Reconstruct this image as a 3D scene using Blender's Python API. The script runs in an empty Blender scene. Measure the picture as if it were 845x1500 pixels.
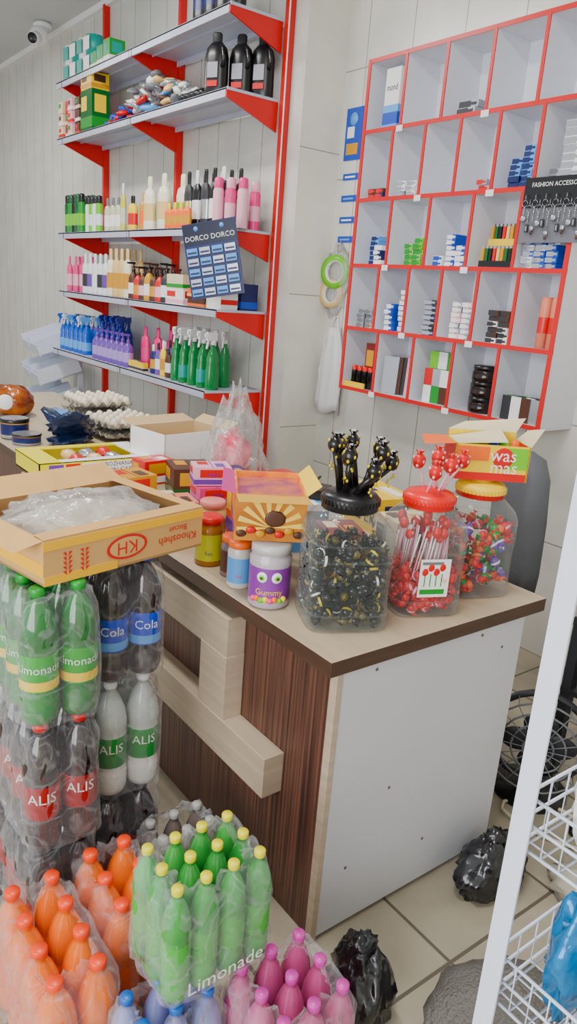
import bpy, math, random
from mathutils import Matrix, Vector, noise
random.seed(11)
U=random.uniform
S=bpy.context.scene
pi=math.pi
# ---------------------------------------------------------------- materials
def lin(c):
    o=[]
    for x in c[:3]:
        x=x/255.0
        o.append(x/12.92 if x<=.04045 else ((x+.055)/1.055)**2.4)
    l=.25*o[0]+.65*o[1]+.1*o[2]
    o=[min(1,max(0,l+(x-l)*1.15)) for x in o]
    return (o[0],o[1],o[2],1)
MC={}
def M(name,col,rough=.5,metal=0,alpha=1,bump=0,bs=20,var=0,vs=6,trans=0,vscale=None,col2=None,spec=.5):
    if name in MC: return MC[name]
    m=bpy.data.materials.new(name); m.use_nodes=True
    nt=m.node_tree; b=nt.nodes['Principled BSDF']
    b.inputs['Base Color'].default_value=lin(col)
    b.inputs['Roughness'].default_value=rough
    b.inputs['Metallic'].default_value=metal
    b.inputs['Alpha'].default_value=alpha
    b.inputs['Specular IOR Level'].default_value=spec
    if trans: b.inputs['Transmission Weight'].default_value=trans
    tc=None
    if var or bump or col2:
        tc=nt.nodes.new('ShaderNodeTexCoord')
        mp=nt.nodes.new('ShaderNodeMapping'); nt.links.new(tc.outputs['Object'],mp.inputs[0])
        if vscale: mp.inputs['Scale'].default_value=vscale
    if var or col2:
        n=nt.nodes.new('ShaderNodeTexNoise'); n.inputs['Scale'].default_value=vs; n.inputs['Detail'].default_value=5
        nt.links.new(mp.outputs[0],n.inputs['Vector'])
        r=nt.nodes.new('ShaderNodeValToRGB'); nt.links.new(n.outputs[0],r.inputs[0])
        a=lin(col)
        c2=lin(col2) if col2 else tuple([x*(1-var) for x in a[:3]]+[1])
        r.color_ramp.elements[0].position=.35; r.color_ramp.elements[1].position=.65
        r.color_ramp.elements[0].color=c2; r.color_ramp.elements[1].color=a
        nt.links.new(r.outputs[0],b.inputs['Base Color'])
    if bump:
        n=nt.nodes.new('ShaderNodeTexNoise'); n.inputs['Scale'].default_value=bs; n.inputs['Detail'].default_value=3
        nt.links.new(mp.outputs[0],n.inputs['Vector'])
        bp=nt.nodes.new('ShaderNodeBump'); bp.inputs['Strength'].default_value=bump; bp.inputs['Distance'].default_value=.02
        nt.links.new(n.outputs[0],bp.inputs['Height']); nt.links.new(bp.outputs[0],b.inputs['Normal'])
    MC[name]=m; return m
def film(name,col=(255,255,255),base=.07,edge=.45,bump=.6,bs=25,rough=.12,body=(90,90,90),streak=0,dist=.02):
    m=bpy.data.materials.new(name); m.use_nodes=True; nt=m.node_tree; nt.nodes.clear()
    out=nt.nodes.new('ShaderNodeOutputMaterial'); mix=nt.nodes.new('ShaderNodeMixShader')
    tr=nt.nodes.new('ShaderNodeBsdfTransparent'); pr=nt.nodes.new('ShaderNodeBsdfPrincipled')
    tr.inputs[0].default_value=lin(col)
    pr.inputs['Base Color'].default_value=lin(body); pr.inputs['Roughness'].default_value=rough
    pr.inputs['Specular IOR Level'].default_value=1.0
    lw=nt.nodes.new('ShaderNodeLayerWeight'); lw.inputs[0].default_value=.3
    n=nt.nodes.new('ShaderNodeTexNoise'); n.inputs['Scale'].default_value=bs; n.inputs['Detail'].default_value=3; n.inputs['Distortion'].default_value=.8
    tc=nt.nodes.new('ShaderNodeTexCoord'); nt.links.new(tc.outputs['Object'],n.inputs['Vector'])
    bp=nt.nodes.new('ShaderNodeBump'); bp.inputs['Strength'].default_value=bump; bp.inputs['Distance'].default_value=dist
    nt.links.new(n.outputs[0],bp.inputs['Height'])
    nt.links.new(bp.outputs[0],pr.inputs['Normal']); nt.links.new(bp.outputs[0],lw.inputs['Normal'])
    ma=nt.nodes.new('ShaderNodeMath'); ma.operation='MULTIPLY_ADD'
    nt.links.new(lw.outputs['Facing'],ma.inputs[0]); ma.inputs[1].default_value=edge; ma.inputs[2].default_value=base
    last=ma
    if streak:   # crinkle streaks: cloudier film in noise bands, fold highlights painted into the opacity
        n2=nt.nodes.new('ShaderNodeTexNoise'); n2.inputs['Scale'].default_value=bs*.5; n2.inputs['Detail'].default_value=1.5; n2.inputs['Distortion'].default_value=1.2
        nt.links.new(tc.outputs['Object'],n2.inputs['Vector'])
        r=nt.nodes.new('ShaderNodeValToRGB'); e=r.color_ramp.elements; e[0].position=.46; e[0].color=(0,0,0,1); e[1].position=.50; e[1].color=(1,1,1,1); x=e.new(.54); x.color=(0,0,0,1)
        nt.links.new(n2.outputs[0],r.inputs[0]); m2=nt.nodes.new('ShaderNodeMath'); m2.operation='MULTIPLY_ADD'; m2.use_clamp=True
        nt.links.new(r.outputs[0],m2.inputs[0]); m2.inputs[1].default_value=streak; nt.links.new(ma.outputs[0],m2.inputs[2]); last=m2
    nt.links.new(last.outputs[0],mix.inputs[0]); nt.links.new(tr.outputs[0],mix.inputs[1]); nt.links.new(pr.outputs[0],mix.inputs[2])
    nt.links.new(mix.outputs[0],out.inputs[0]); MC[name]=m; return m
def tilemat(name,col,joint,w,h,axes,mort=.006,rough=.25,var=.06):
    m=bpy.data.materials.new(name); m.use_nodes=True; nt=m.node_tree; b=nt.nodes['Principled BSDF']
    tc=nt.nodes.new('ShaderNodeTexCoord'); sp=nt.nodes.new('ShaderNodeSeparateXYZ'); cb=nt.nodes.new('ShaderNodeCombineXYZ')
    nt.links.new(tc.outputs['Object'],sp.inputs[0])
    nt.links.new(sp.outputs[axes[0]],cb.inputs[0]); nt.links.new(sp.outputs[axes[1]],cb.inputs[1])
    br=nt.nodes.new('ShaderNodeTexBrick'); br.offset=0; br.squash=1
    br.inputs['Scale'].default_value=1; br.inputs['Brick Width'].default_value=w; br.inputs['Row Height'].default_value=h
    br.inputs['Mortar Size'].default_value=mort; br.inputs['Mortar Smooth'].default_value=.3
    a=lin(col)
    nt.links.new(cb.outputs[0],br.inputs['Vector'])
    n=nt.nodes.new('ShaderNodeTexNoise'); n.inputs['Scale'].default_value=2.5; n.inputs['Detail'].default_value=8; n.inputs['Distortion'].default_value=.6; nt.links.new(tc.outputs['Object'],n.inputs['Vector'])
    r=nt.nodes.new('ShaderNodeValToRGB'); r.color_ramp.elements[0].position=.35; r.color_ramp.elements[1].position=.65
    r.color_ramp.elements[0].color=tuple([x*(1-var*2) for x in a[:3]]+[1]); r.color_ramp.elements[1].color=a
    nt.links.new(n.outputs[0],r.inputs[0])
    nt.links.new(r.outputs[0],br.inputs['Color1']); nt.links.new(r.outputs[0],br.inputs['Color2'])
    br.inputs['Mortar'].default_value=lin(joint)
    nt.links.new(br.outputs['Color'],b.inputs['Base Color']); b.inputs['Roughness'].default_value=rough
    bp=nt.nodes.new('ShaderNodeBump'); bp.invert=True; bp.inputs['Strength'].default_value=.4; bp.inputs['Distance'].default_value=.003
    nt.links.new(br.outputs['Fac'],bp.inputs['Height']); nt.links.new(bp.outputs[0],b.inputs['Normal'])
    return m
# ---------------------------------------------------------------- mesh builder
TXT={}
def textgeo(body,size):
    k=(body,)
    if k not in TXT:
        c=bpy.data.curves.new('t','FONT'); c.body=body; c.size=1; c.align_x='CENTER'; c.align_y='CENTER'; c.resolution_u=2
        o=bpy.data.objects.new('t',c); S.collection.objects.link(o); bpy.context.view_layer.update()
        me=o.to_mesh(); TXT[k]=([v.co.copy() for v in me.vertices],[tuple(p.vertices) for p in me.polygons])
        o.to_mesh_clear(); bpy.data.objects.remove(o); bpy.data.curves.remove(c)
    v,f=TXT[k]; return [(p.x*size,p.y*size) for p in v],f
class MB:
    def __init__(s): s.v=[];s.f=[];s.m=[];s.sm=[];s.mats=[]
    def mi(s,m):
        if m not in s.mats: s.mats.append(m)
        return s.mats.index(m)
    def add(s,vs,fs,mat,sm=False,T=None):
        o=len(s.v)
        if T is not None: vs=[T@Vector(p) for p in vs]
        s.v+= [tuple(p) for p in vs]
        for i,f in enumerate(fs):
            s.f.append([a+o for a in f]); s.m.append(s.mi(mat[i] if isinstance(mat,list) else mat)); s.sm.append(sm)
    def box(s,x0,y0,z0,x1,y1,z1,mat,T=None):
        x0,x1=min(x0,x1),max(x0,x1); y0,y1=min(y0,y1),max(y0,y1); z0,z1=min(z0,z1),max(z0,z1)
        v=[(x0,y0,z0),(x1,y0,z0),(x1,y1,z0),(x0,y1,z0),(x0,y0,z1),(x1,y0,z1),(x1,y1,z1),(x0,y1,z1)]
        f=[(0,4,7,3),(1,2,6,5),(0,1,5,4),(3,7,6,2),(0,3,2,1),(4,5,6,7)]
        s.add(v,f,mat,False,T)
    def loft(s,rings,mats,sm=True,T=None,cap0=False,cap1=False):
        n=len(rings[0]); vs=[p for r in rings for p in r]; fs=[];ml=[]
        for i in range(len(rings)-1):
            for j in range(n):
                k=(j+1)%n; fs.append((i*n+j,i*n+k,(i+1)*n+k,(i+1)*n+j)); ml.append(mats[i] if isinstance(mats,list) else mats)
        s.add(vs,fs,ml,sm,T)
        o=len(s.v)-len(vs)
        if cap0: s.f.append([o+j for j in range(n)][::-1]); s.m.append(s.mi(mats[0] if isinstance(mats,list) else mats)); s.sm.append(False)
        if cap1: s.f.append([o+(len(rings)-1)*n+j for j in range(n)]); s.m.append(s.mi(mats[-1] if isinstance(mats,list) else mats)); s.sm.append(False)
    def lathe(s,prof,mat,n=16,T=None,sx=1,sy=1,x=0,y=0,z=0,h=1,r=1,sm=True,rot=0):
        cur=mat; ml=[]; rings=[]
        for p in prof:
            if len(p)>2: cur=p[2]
            ml.append(cur)
            rr=max(p[0]*r,1e-4)
            rings.append([(x+rr*(sx*math.cos(2*pi*j/n)*math.cos(rot)-sy*math.sin(2*pi*j/n)*math.sin(rot)), y+rr*(sx*math.cos(2*pi*j/n)*math.sin(rot)+sy*math.sin(2*pi*j/n)*math.cos(rot)), z+p[1]*h) for j in range(n)])
        s.loft(rings,ml[:-1],sm,T)
    def tube(s,path,r,mat,n=8,T=None):
        rings=[]; P=[Vector(p) for p in path]
        for i,p in enumerate(P):
            d=(P[min(i+1,len(P)-1)]-P[max(i-1,0)]).normalized()
            a=Vector((0,0,1)) if abs(d.z)<.9 else Vector((1,0,0))
            u=d.cross(a).normalized(); w=d.cross(u)
            rings.append([tuple(p+u*r*math.cos(2*pi*j/n)+w*r*math.sin(2*pi*j/n)) for j in range(n)])
        s.loft(rings,mat,True,T,True,True)
    def blob(s,c,rad,mat,amp=.1,fr=4,seg=20,rings=12,T=None,flat=None,seed=0,peak=0,crease=0):
        rr=[]
        for i in range(rings+1):
            th=pi*i/rings; ring=[]
            for j in range(seg):
                ph=2*pi*j/seg
                d=Vector((math.sin(th)*math.cos(ph),math.sin(th)*math.sin(ph),-math.cos(th)))
                k=1+amp*noise.noise(d*fr+Vector((seed*7.1,seed*3.3,seed)))+amp*.5*noise.noise(d*fr*2.7+Vector((seed,5,seed*2)))
                if crease: k-=crease*(1-min(1,abs(noise.noise(d*fr*1.6+Vector((seed*2,9,seed))))*5))
                p=Vector((d.x*rad[0]*k,d.y*rad[1]*k,d.z*rad[2]*k))
                if peak and d.z>0: q=1-peak*d.z; p.x*=q; p.y*=q
                p+=Vector(c)
                if flat is not None and p.z<flat: p.z=flat
                ring.append(tuple(p))
            rr.append(ring)
        s.loft(rr,mat,True,T)
    def text(s,body,size,mat,mp,T=None):
        v,f=textgeo(body,size); s.add([mp(a,b) for a,b in v],f,mat,False,T)
    def obj(s,name,parent=None,bevel=0):
        me=bpy.data.meshes.new(name); me.from_pydata(s.v,[],s.f); 
        for m in s.mats: me.materials.append(m)
        me.polygons.foreach_set('material_index',s.m); me.polygons.foreach_set('use_smooth',s.sm); me.update()
        o=bpy.data.objects.new(name,me); S.collection.objects.link(o)
        xs=[v[0] for v in s.v];ys=[v[1] for v in s.v];zs=[v[2] for v in s.v]
        if not name.startswith(('wall','floor','ceiling')) or name in('floor_fan','ceiling_lamp'):
            c=Vector(((min(xs)+max(xs))/2,(min(ys)+max(ys))/2,min(zs))); me.transform(Matrix.Translation(-c)); o.location=c
        if bevel:
            b=o.modifiers.new('bevel','BEVEL'); b.width=bevel; b.segments=2; b.limit_method='ANGLE'
        if parent: o.parent=parent
        return o
def TR(x,y,z,rz=0,rx=0,ry=0): return Matrix.Translation((x,y,z))@Matrix.Rotation(rz,4,'Z')@Matrix.Rotation(ry,4,'Y')@Matrix.Rotation(rx,4,'X')
def cyltext(mb,body,size,mat,x,y,z,r,phi):
    mb.text(body,size,mat,lambda a,b:(x+r*math.cos(phi+a/r),y+r*math.sin(phi+a/r),z+b))
# palette
white=M('white_plastic',(232,232,234),.35); red=M('red_paint',(202,14,36),.35); black=M('black_plastic',(16,16,19),.3)
shelfm=M('shelf_metal',(190,194,210),.35,.1,var=.06); cream=M('cream_card',(222,210,178),.6)
kraft=M('kraft_card',(206,164,110),.75,var=.10,vs=9); yellow=M('yellow_print',(242,205,30),.4); blue=M('blue_print',(20,70,175),.35)
navy=M('navy_print',(16,28,88),.35); green=M('green_print',(30,140,55),.35); pink=M('pink_plastic',(225,75,135),.35)
purple=M('purple_plastic',(105,65,160),.35); orange=M('orange_print',(242,115,20),.4); silver=M('silver_foil',(185,187,193),.25,.7)
brown=M('brown_print',(78,44,30),.45); dgreen=M('dark_green_plastic',(5,95,45),.2); lgreen=M('light_green_plastic',(120,195,65),.3)
beige=M('beige_plastic',(224,192,135),.35); grey=M('grey_plastic',(112,114,118),.4); dgrey=M('dark_grey_plastic',(45,46,50),.5)
redp=M('red_print',(205,18,32),.35); lblue=M('light_blue_print',(100,160,225),.35); gold=M('gold_print',(205,148,35),.35)
paper=M('white_paper',(238,238,236),.6); teal=M('teal_print',(10,150,140),.4); tan=M('tan_card_inside',(200,174,134),.8)
ppink=M('pale_pink',(236,178,196),.4); creamp=M('cream_plastic',(238,232,210),.3); lemon=M('lemon_carton',(235,222,50),.45); coral=M('pale_coral',(225,132,108),.4)
flm=film('shrink_film',base=.05,edge=.42,bump=.7,bs=20,body=(215,215,218),streak=.13,rough=.14,dist=.02); jarm=film('clear_jar_plastic',base=.07,edge=.58,bump=.10,bs=8,rough=.06,body=(155,162,160))
bagm=film('clear_bag_film',base=.15,edge=.55,bump=.9,bs=12,rough=.15,body=(205,203,200),streak=.2)
# ---------------------------------------------------------------- room
wt=tilemat('wall_tile',(222,220,212),(150,143,130),.36,.58,(0,2),mort=.0035)
wtn=tilemat('wall_panel_strip',(214,213,206),(146,140,128),.26,3.9,(0,2),mort=.004)
wt2=tilemat('wall_tile_side',(230,227,216),(158,152,140),.45,.82,(1,2),mort=.0035)
ft=tilemat('floor_tile',(186,176,156),(98,90,78),.45,.45,(0,1),mort=.006,rough=.3,var=.18)
CE=3.78
def plainbox(name,a,mat):
    b=MB(); b.box(*a,mat); return b.obj(name)
plainbox('floor',(-11,-3,-.1,2.5,3.3,0),ft)
plainbox('ceiling',(-11,-3,CE,2.5,3.3,CE+.1),M('ceiling_paint',(200,201,202),.8))
plainbox('wall_back',(-3.8,3.1,0,2.5,3.3,CE),wt)
plainbox('wall_shelf_side',(-11,2.8,0,-3.77,3.3,CE),[wtn,wt2,wtn,wtn,wtn,wtn])
plainbox('wall_left',(-11.2,-3,0,-11,3.3,CE),wt2)
plainbox('wall_right',(2.5,-3,0,2.7,3.3,CE),wt2)
b=MB(); b.box(-11,2.76,CE-.05,-3.77,2.8,CE,paper); b.obj('trim_1')
# ---------------------------------------------------------------- camera
r_=Vector((.593,.801,.0739)); f_=Vector((-.758,.588,-.284)).normalized(); r_=(r_-f_*r_.dot(f_)).normalized(); u_=r_.cross(f_)
cam=bpy.data.cameras.new('camera'); co=bpy.data.objects.new('camera',cam); S.collection.objects.link(co)
m3=Matrix((r_,u_,-f_)).transposed(); co.matrix_world=Matrix.Translation((0,0,1.65))@m3.to_4x4()
cam.sensor_fit='VERTICAL'; cam.sensor_height=36; cam.sensor_width=36; cam.lens=26.04; cam.clip_start=.02; S.camera=co
# ---------------------------------------------------------------- light
w=bpy.data.worlds.new('world'); S.world=w; w.use_nodes=True
w.node_tree.nodes['Background'].inputs[0].default_value=(.88,.945,1,1); w.node_tree.nodes['Background'].inputs[1].default_value=1.12
def added_tubelight(x,y,e):  # tube fixtures added out of view as overhead fill
    b=MB(); b.box(x-.65,y-.07,CE-.07,x+.65,y+.07,CE-.001,white)
    for dy in (-.035,.035): b.tube([(x-.6,y+dy,CE-.085),(x+.6,y+dy,CE-.085)],.014,M('tube_glass',(255,255,250),.3))
    b.obj('ceiling_lamp')
    l=bpy.data.lights.new('added_tube_light','AREA'); l.shape='RECTANGLE'; l.size=1.3; l.size_y=.3; l.energy=e; l.color=(1,.98,.95)
    o=bpy.data.objects.new('added_tube_light',l); S.collection.objects.link(o); o.location=(x,y,CE-.12)
added_tubelight(-1.3,.6,66); added_tubelight(-4.6,1.1,72); added_tubelight(-7.6,1.1,50)
l=bpy.data.lights.new('front_fill_light','AREA'); l.shape='RECTANGLE'; l.size=3.5; l.size_y=2.2; l.energy=200; l.color=(.98,.99,1)  # area fill added behind the camera, standing for an unseen shopfront opening
o=bpy.data.objects.new('front_fill_light',l); S.collection.objects.link(o); o.location=(.3,-2.9,1.9); o.rotation_euler=(math.radians(88),0,math.radians(18))
# ---------------------------------------------------------------- counter
topm=M('countertop_laminate',(190,174,150),.35,var=.12,vs=3,vscale=(1,12,1)); edgem=M('counter_edge_wood',(78,56,44),.4,var=.3,vs=4,vscale=(1,1,12))
darkw=M('counter_dark_wood',(112,76,63),.38,col2=(54,36,30),vs=3,vscale=(36,36,.5)); lightw=M('counter_light_wood',(190,173,152),.45,var=.15,vs=4,vscale=(1,1,14))
panel=M('counter_white_panel',(210,211,216),.45,var=.05,vs=2)
b=MB()
b.box(-5.2,1.03,.81,-1.125,1.85,.85,[edgem,edgem,edgem,edgem,edgem,topm])
b.box(-5.15,1.08,.0,-1.165,1.80,.81,darkw)
b.box(-1.165,1.088,.015,-1.145,1.79,.81,panel); b.box(-1.168,1.07,.005,-1.143,1.089,.81,lightw)
for y,z in [(1.2,.78),(1.6,.78),(1.17,.2),(1.47,.16),(1.7,.72),(1.3,.4)]:
    b.lathe([(0,.0),(1,0),(1,1),(0,1)],M('screw_hole',(100,90,80),.6),8,T=TR(-1.146,y,z,0,0,pi/2),r=.005,h=.003)
b.box(-3.3,1.02,.665,-1.545,1.08,.785,lightw); b.box(-1.68,1.018,.475,-1.543,1.08,.67,lightw); b.box(-3.3,1.015,.355,-1.33,1.08,.475,lightw)
b.box(-2.6,1.02,.475,-2.47,1.08,.67,lightw)
b.obj('shop_counter',bevel=.002)
# ---------------------------------------------------------------- wall shelving
SZ=[3.12,2.71,1.985,1.517,1.03]
b=MB()
PX=[-6.46,-5.18,-3.91]
for x in PX: b.box(x-.017,2.75,0,x+.017,2.795,3.74,red)
b.box(-3.893,2.752,0,-3.886,2.757,3.74,paper)
for i,z in enumerate(SZ):
    y0=2.40 if i<4 else 2.34
    b.box(-6.58,y0,z-.008,-3.96,2.75,z,shelfm); b.box(-6.58,y0,z-.045,-3.96,y0+.012,z+.002,shelfm)
    b.box(-6.58,2.738,z-.04,-3.96,2.75,z,shelfm)
    b.box(-6.58,y0+.15,z-.02,-3.96,y0+.155,z-.008,shelfm)
    b.box(-5.222,y0-.001,z-.045,-5.218,y0+.012,z+.003,dgrey)
    for x in PX:
        t=.006; xx=x
        if x>-4: xx=-3.95
        v=[(xx-t,y0,z-.001),(xx-t,2.75,z-.001),(xx-t,2.75,z-.17),(xx-t,y0,z-.045)]; v+=[(a+2*t,c,d) for a,c,d in v]
        b.add(v,[(0,1,2,3),(7,6,5,4),(0,4,5,1),(1,5,6,2),(2,6,7,3),(3,7,4,0)],red)
    b.box(-3.957,y0,z-.012,-3.938,2.75,z+.003,shelfm)
b.obj('metal_display_shelving')
# ---- bottle kinds
def soda(b,x,y,z,h,r,liq,lab,cap,n=18,upper=None):
    up=upper or liq
    b.lathe([(0,.03,liq),(.55,0),(.88,.012),(1,.06),(1,.2),(.93,.235),(.985,.27,lab),(.985,.54,up),(.93,.565),(1,.61),(.985,.67),(.86,.76),(.6,.85),(.36,.905),(.3,.93),(.38,.935),(.38,.945,cap),(.4,.95),(.4,.99),(.34,1.0),(0,1.0)],liq,n,x=x,y=y,z=z,h=h,r=r)
def shampoo(b,x,y,z,h,r,body,lab,cap,rot=0,n=14):
    b.lathe([(0,0,body),(.85,0),(1,.04),(1,.18,lab),(1,.5,body),(1,.62),(.8,.74),(.4,.78,cap),(.42,.79),(.42,.97),(.3,1),(0,1)],body,n,x=x,y=y,z=z,h=h,r=r,sy=.55,rot=rot)
def pump(b,x,y,z,h,r,body,lab,cap,n=12):
    b.lathe([(0,0,body),(.95,0),(1,.03),(1,.14,lab),(1,.42,body),(.95,.56),(.55,.66),(.3,.7,cap),(.34,.71),(.34,.78),(.14,.8),(.14,.9),(.25,.91),(.25,.95),(0,.96)],body,n,x=x,y=y,z=z,h=h,r=r)
    b.box(x-.3*r,y-1.3*r,z+.9*h,x+.3*r,y+.2*r,z+.95*h,cap)
def aero(b,x,y,z,h,r,body,lab,cap,n=12):
    b.lathe([(0,0,silver),(1,0),(1,.02,body),(1,.2,lab),(1,.5,body),(1,.74),(.8,.79,cap),(.85,.8),(.85,.97),(.6,1),(0,1)],body,n,x=x,y=y,z=z,h=h,r=r)
def spray(b,x,y,z,h,r,body,lab,head,ang,n=14):
    b.lathe([(0,0,body),(.95,0),(1,.03),(1,.1,lab),(.98,.32,body),(.85,.45),(.9,.52),(.7,.62),(.32,.72),(.3,.76,head),(.36,.765),(.36,.83),(.25,.85),(0,.86)],body,n,x=x,y=y,z=z,h=h,r=r,sy=.75,rot=ang)
    T=TR(x,y,z+.86*h,ang)
    b.box(-.55*r,-.2*r,-.02*h,1.2*r,.2*r,.11*h,head,T); b.box(1.2*r,-.12*r,.03*h,1.5*r,.12*r,.09*h,head,T)
    b.add([(.7*r,-.1*r,0),(1.0*r,-.1*r,0),(1.25*r,-.1*r,-.16*h),(1.1*r,-.1*r,-.16*h),(.7*r,.1*r,0),(1.0*r,.1*r,0),(1.25*r,.1*r,-.16*h),(1.1*r,.1*r,-.16*h)],[(0,1,2,3),(7,6,5,4),(0,3,7,4),(1,5,6,2),(3,2,6,7),(0,4,5,1)],head,False,T)
def pbox(b,x,y,z,w,d,h,c1,c2,rz=0,c3=None,txt=None,tm=None):
    T=TR(x,y,z,rz); c3=c3 or c1; e=.0012
    b.box(-w/2,-d/2,0,w/2,d/2,h,c1,T)
    b.box(-w/2-e,-d/2-e,h*.08,w/2+e,d/2+e,h*.34,c2,T); b.box(-w*.42,-d/2-e,h*.5,w*.05,-d/2,h*.85,c3,T); b.box(w/2,-d*.35,h*.45,w/2+e,d*.3,h*.88,c3,T)
    b.box(-w*.5,-.0015,h,w*.5,.0015,h+e*.7,c2,T); b.box(-w*.36,-d*.36,h,w*.05,-d*.08,h+e,c3,T); b.box(-w*.1,d*.1,h,w*.38,d*.34,h+e,c2,T)
    if txt:
        b.text(txt,min(h*.34,w*.9/len(txt)*1.6),tm or navy,lambda a,c:(w/2+2*e,a,h*.62+c),T); b.text(txt,min(h*.34,w*.9/len(txt)*1.6),tm or navy,lambda a,c:(a,-d/2-2*e,h*.62+c),T)
# shelf 3
z=SZ[2]
b=MB()
for i in range(10): aero(b,-6.5+i%5*.075+U(-.005,.005),2.46+(i//5)*.09,z,.30,.028,[dgreen,green,black][i%3],lgreen,[black,dgreen][i%2])
for i in range(4): aero(b,-6.08+i*.07,2.47,z,.27,.028,lgreen if i%2 else white,white,black)
b.obj('insecticide_spray_cans')
b=MB()
glass=M('pale_glass_bottle',(200,205,175),.1)
for i in range(3): shampoo(b,-5.78+i*.1,2.5,z,.25,.04,glass,paper,grey)
shampoo(b,-5.5,2.5,z,.34,.035,M('cologne_liquid',(205,198,100),.15),glass,white); shampoo(b,-5.27,2.47,z,.24,.055,yellow,redp,black); shampoo(b,-5.15,2.5,z,.26,.05,gold,orange,gold); shampoo(b,-5.38,2.52,z,.2,.04,gold,paper,gold)
b.obj('cologne_bottles')
b=MB()
for i,(x,yy) in enumerate([(-5.02,2.48),(-4.89,2.54),(-4.77,2.46),(-4.66,2.54)]): shampoo(b,x,yy,z,.35 if i!=1 else .31,.066,creamp,lgreen if i%2 else beige,creamp)
for i in range(4): shampoo(b,-4.64+i*.08,2.43,z,.16,.042,orange,gold,yellow)
b.obj('shampoo_bottles')
b=MB()
for i in range(10): 
    shampoo(b,-4.53+(i%5)*.105+(i//5)*.03,2.51+(i//5)*.1,z,.35,.045,[dgrey,black][i%2],[silver,paper][i%2],[black,white,black][i%3])
b.obj('hair_conditioner_bottles')
b=MB()
for i in range(6): aero(b,-4.08+(i%3)*.07-(i//3)*.05,2.46+(i//3)*.12+(i%3)*.04,z,.28,.033,pink if i%2 else ppink,ppink,[pink,ppink][i%2])
b.obj('body_spray_cans')
# shelf 4
z=SZ[3]
b=MB()
for i in range(6): shampoo(b,-6.5+i*.07,2.47+(i%2)*.06,z,.29,.04,pink,ppink,pink)
b.obj('dish_soap_bottles')
b=MB()
for i in range(10): shampoo(b,-6.12+(i%5)*.1,2.46+(i//5)*.1,z,.31,.044,white,[dgrey,purple,paper][i%3],white)
b.obj('fabric_softener_bottles')
b=MB()
for i in range(8): shampoo(b,-5.62+(i%4)*.1,2.46+(i//4)*.1,z,.35,.05,[beige,creamp][i%3==0],gold,beige)
b.obj('liquid_soap_bottles')
b=MB()
for i in range(14): pump(b,-5.22+(i%7)*.085,2.46+(i//7)*.1,z,.24+.03*(i%3==0),.038,[brown,redp,brown,gold,brown,redp,dgrey][i%7],[paper,gold,ppink][i%3],[black,brown][i%2])
b.obj('hand_wash_bottles')
b=MB()
pbox(b,-4.50,2.45,z,.24,.08,.10,paper,ppink,0,redp);pbox(b,-4.50,2.45,z+.10,.22,.08,.09,cream,green);pbox(b,-4.24,2.48,z,.2,.12,.06,brown,orange)
pbox(b,-4.4,2.63,z,.16,.12,.2,white,green);pbox(b,-4.28,2.46,z+.061,.1,.1,.05,orange,beige)
b.obj('soap_boxes')
b=MB()
pbox(b,-4.06,2.5,z,.18,.12,.24,paper,paper); b.box(-4.15,2.4372,z+.17,-3.98,2.439,z+.2,green); b.box(-3.971,2.44,z+.15,-3.968,2.56,z+.2,green); b.box(-3.971,2.44,z+.03,-3.968,2.56,z+.06,redp)
b.obj('medicine_box'); b=MB(); pbox(b,-4.0,2.65,z,.05,.12,.16,navy,blue); b.obj('toothpaste_box')
# shelf 5
z=SZ[4]
bluel=M('blue_liquid_plastic',(15,90,190),.2); violet=M('violet_liquid_plastic',(110,75,165),.25); greenl=M('green_liquid_plastic',(5,125,68),.15); navyp=M('navy_liquid_plastic',(15,35,140),.25)
b=MB()
for i in range(12): spray(b,-6.5+(i%6)*.1,2.42+(i//6)*.13,z,.31,.045,bluel,lblue,[bluel,white,lblue][i%3],-1.2+U(-.3,.3))
for i in range(7): spray(b,-5.9+(i%4)*.11,2.52+(i//4)*.12,z,.34,.045,navyp,blue,navyp,-1.0)
b.obj('glass_cleaner_spray_bottles')
b=MB()
for i in range(7): pump(b,-5.74+(i%7)*.095,2.4,z,.25,.04,violet,M('pale_violet',(170,145,205),.4),violet)
b.obj('hand_soap_pump_bottles')
b=MB()
for i in range(4): shampoo(b,-5.13+(i)*.1,2.52+(i%2)*.05,z,.30,.05,M('hot_pink_plastic',(225,40,120),.3),pink,M('hot_pink_plastic',(0,0,0)))
b.obj('bleach_bottles')
b=MB()
for i in range(8): shampoo(b,-4.80+(i%4)*.075,2.42+(i//4)*.09,z,.2+.02*(i%3),.034,[navy,violet,yellow,brown][i%4],[gold,white][i%2],[white,black][i%2])
pbox(b,-5.0,2.40,z,.24,.04,.06,yellow,navy)
b.obj('shampoo_travel_bottles')
b=MB()
for i in range(9): spray(b,-4.46+(i%5)*.115,2.42+(i//5)*.16,z,.36,.05,greenl,[greenl,teal][i%2],white,-.9+U(-.4,.4))
b.obj('kitchen_spray_bottles')
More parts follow.
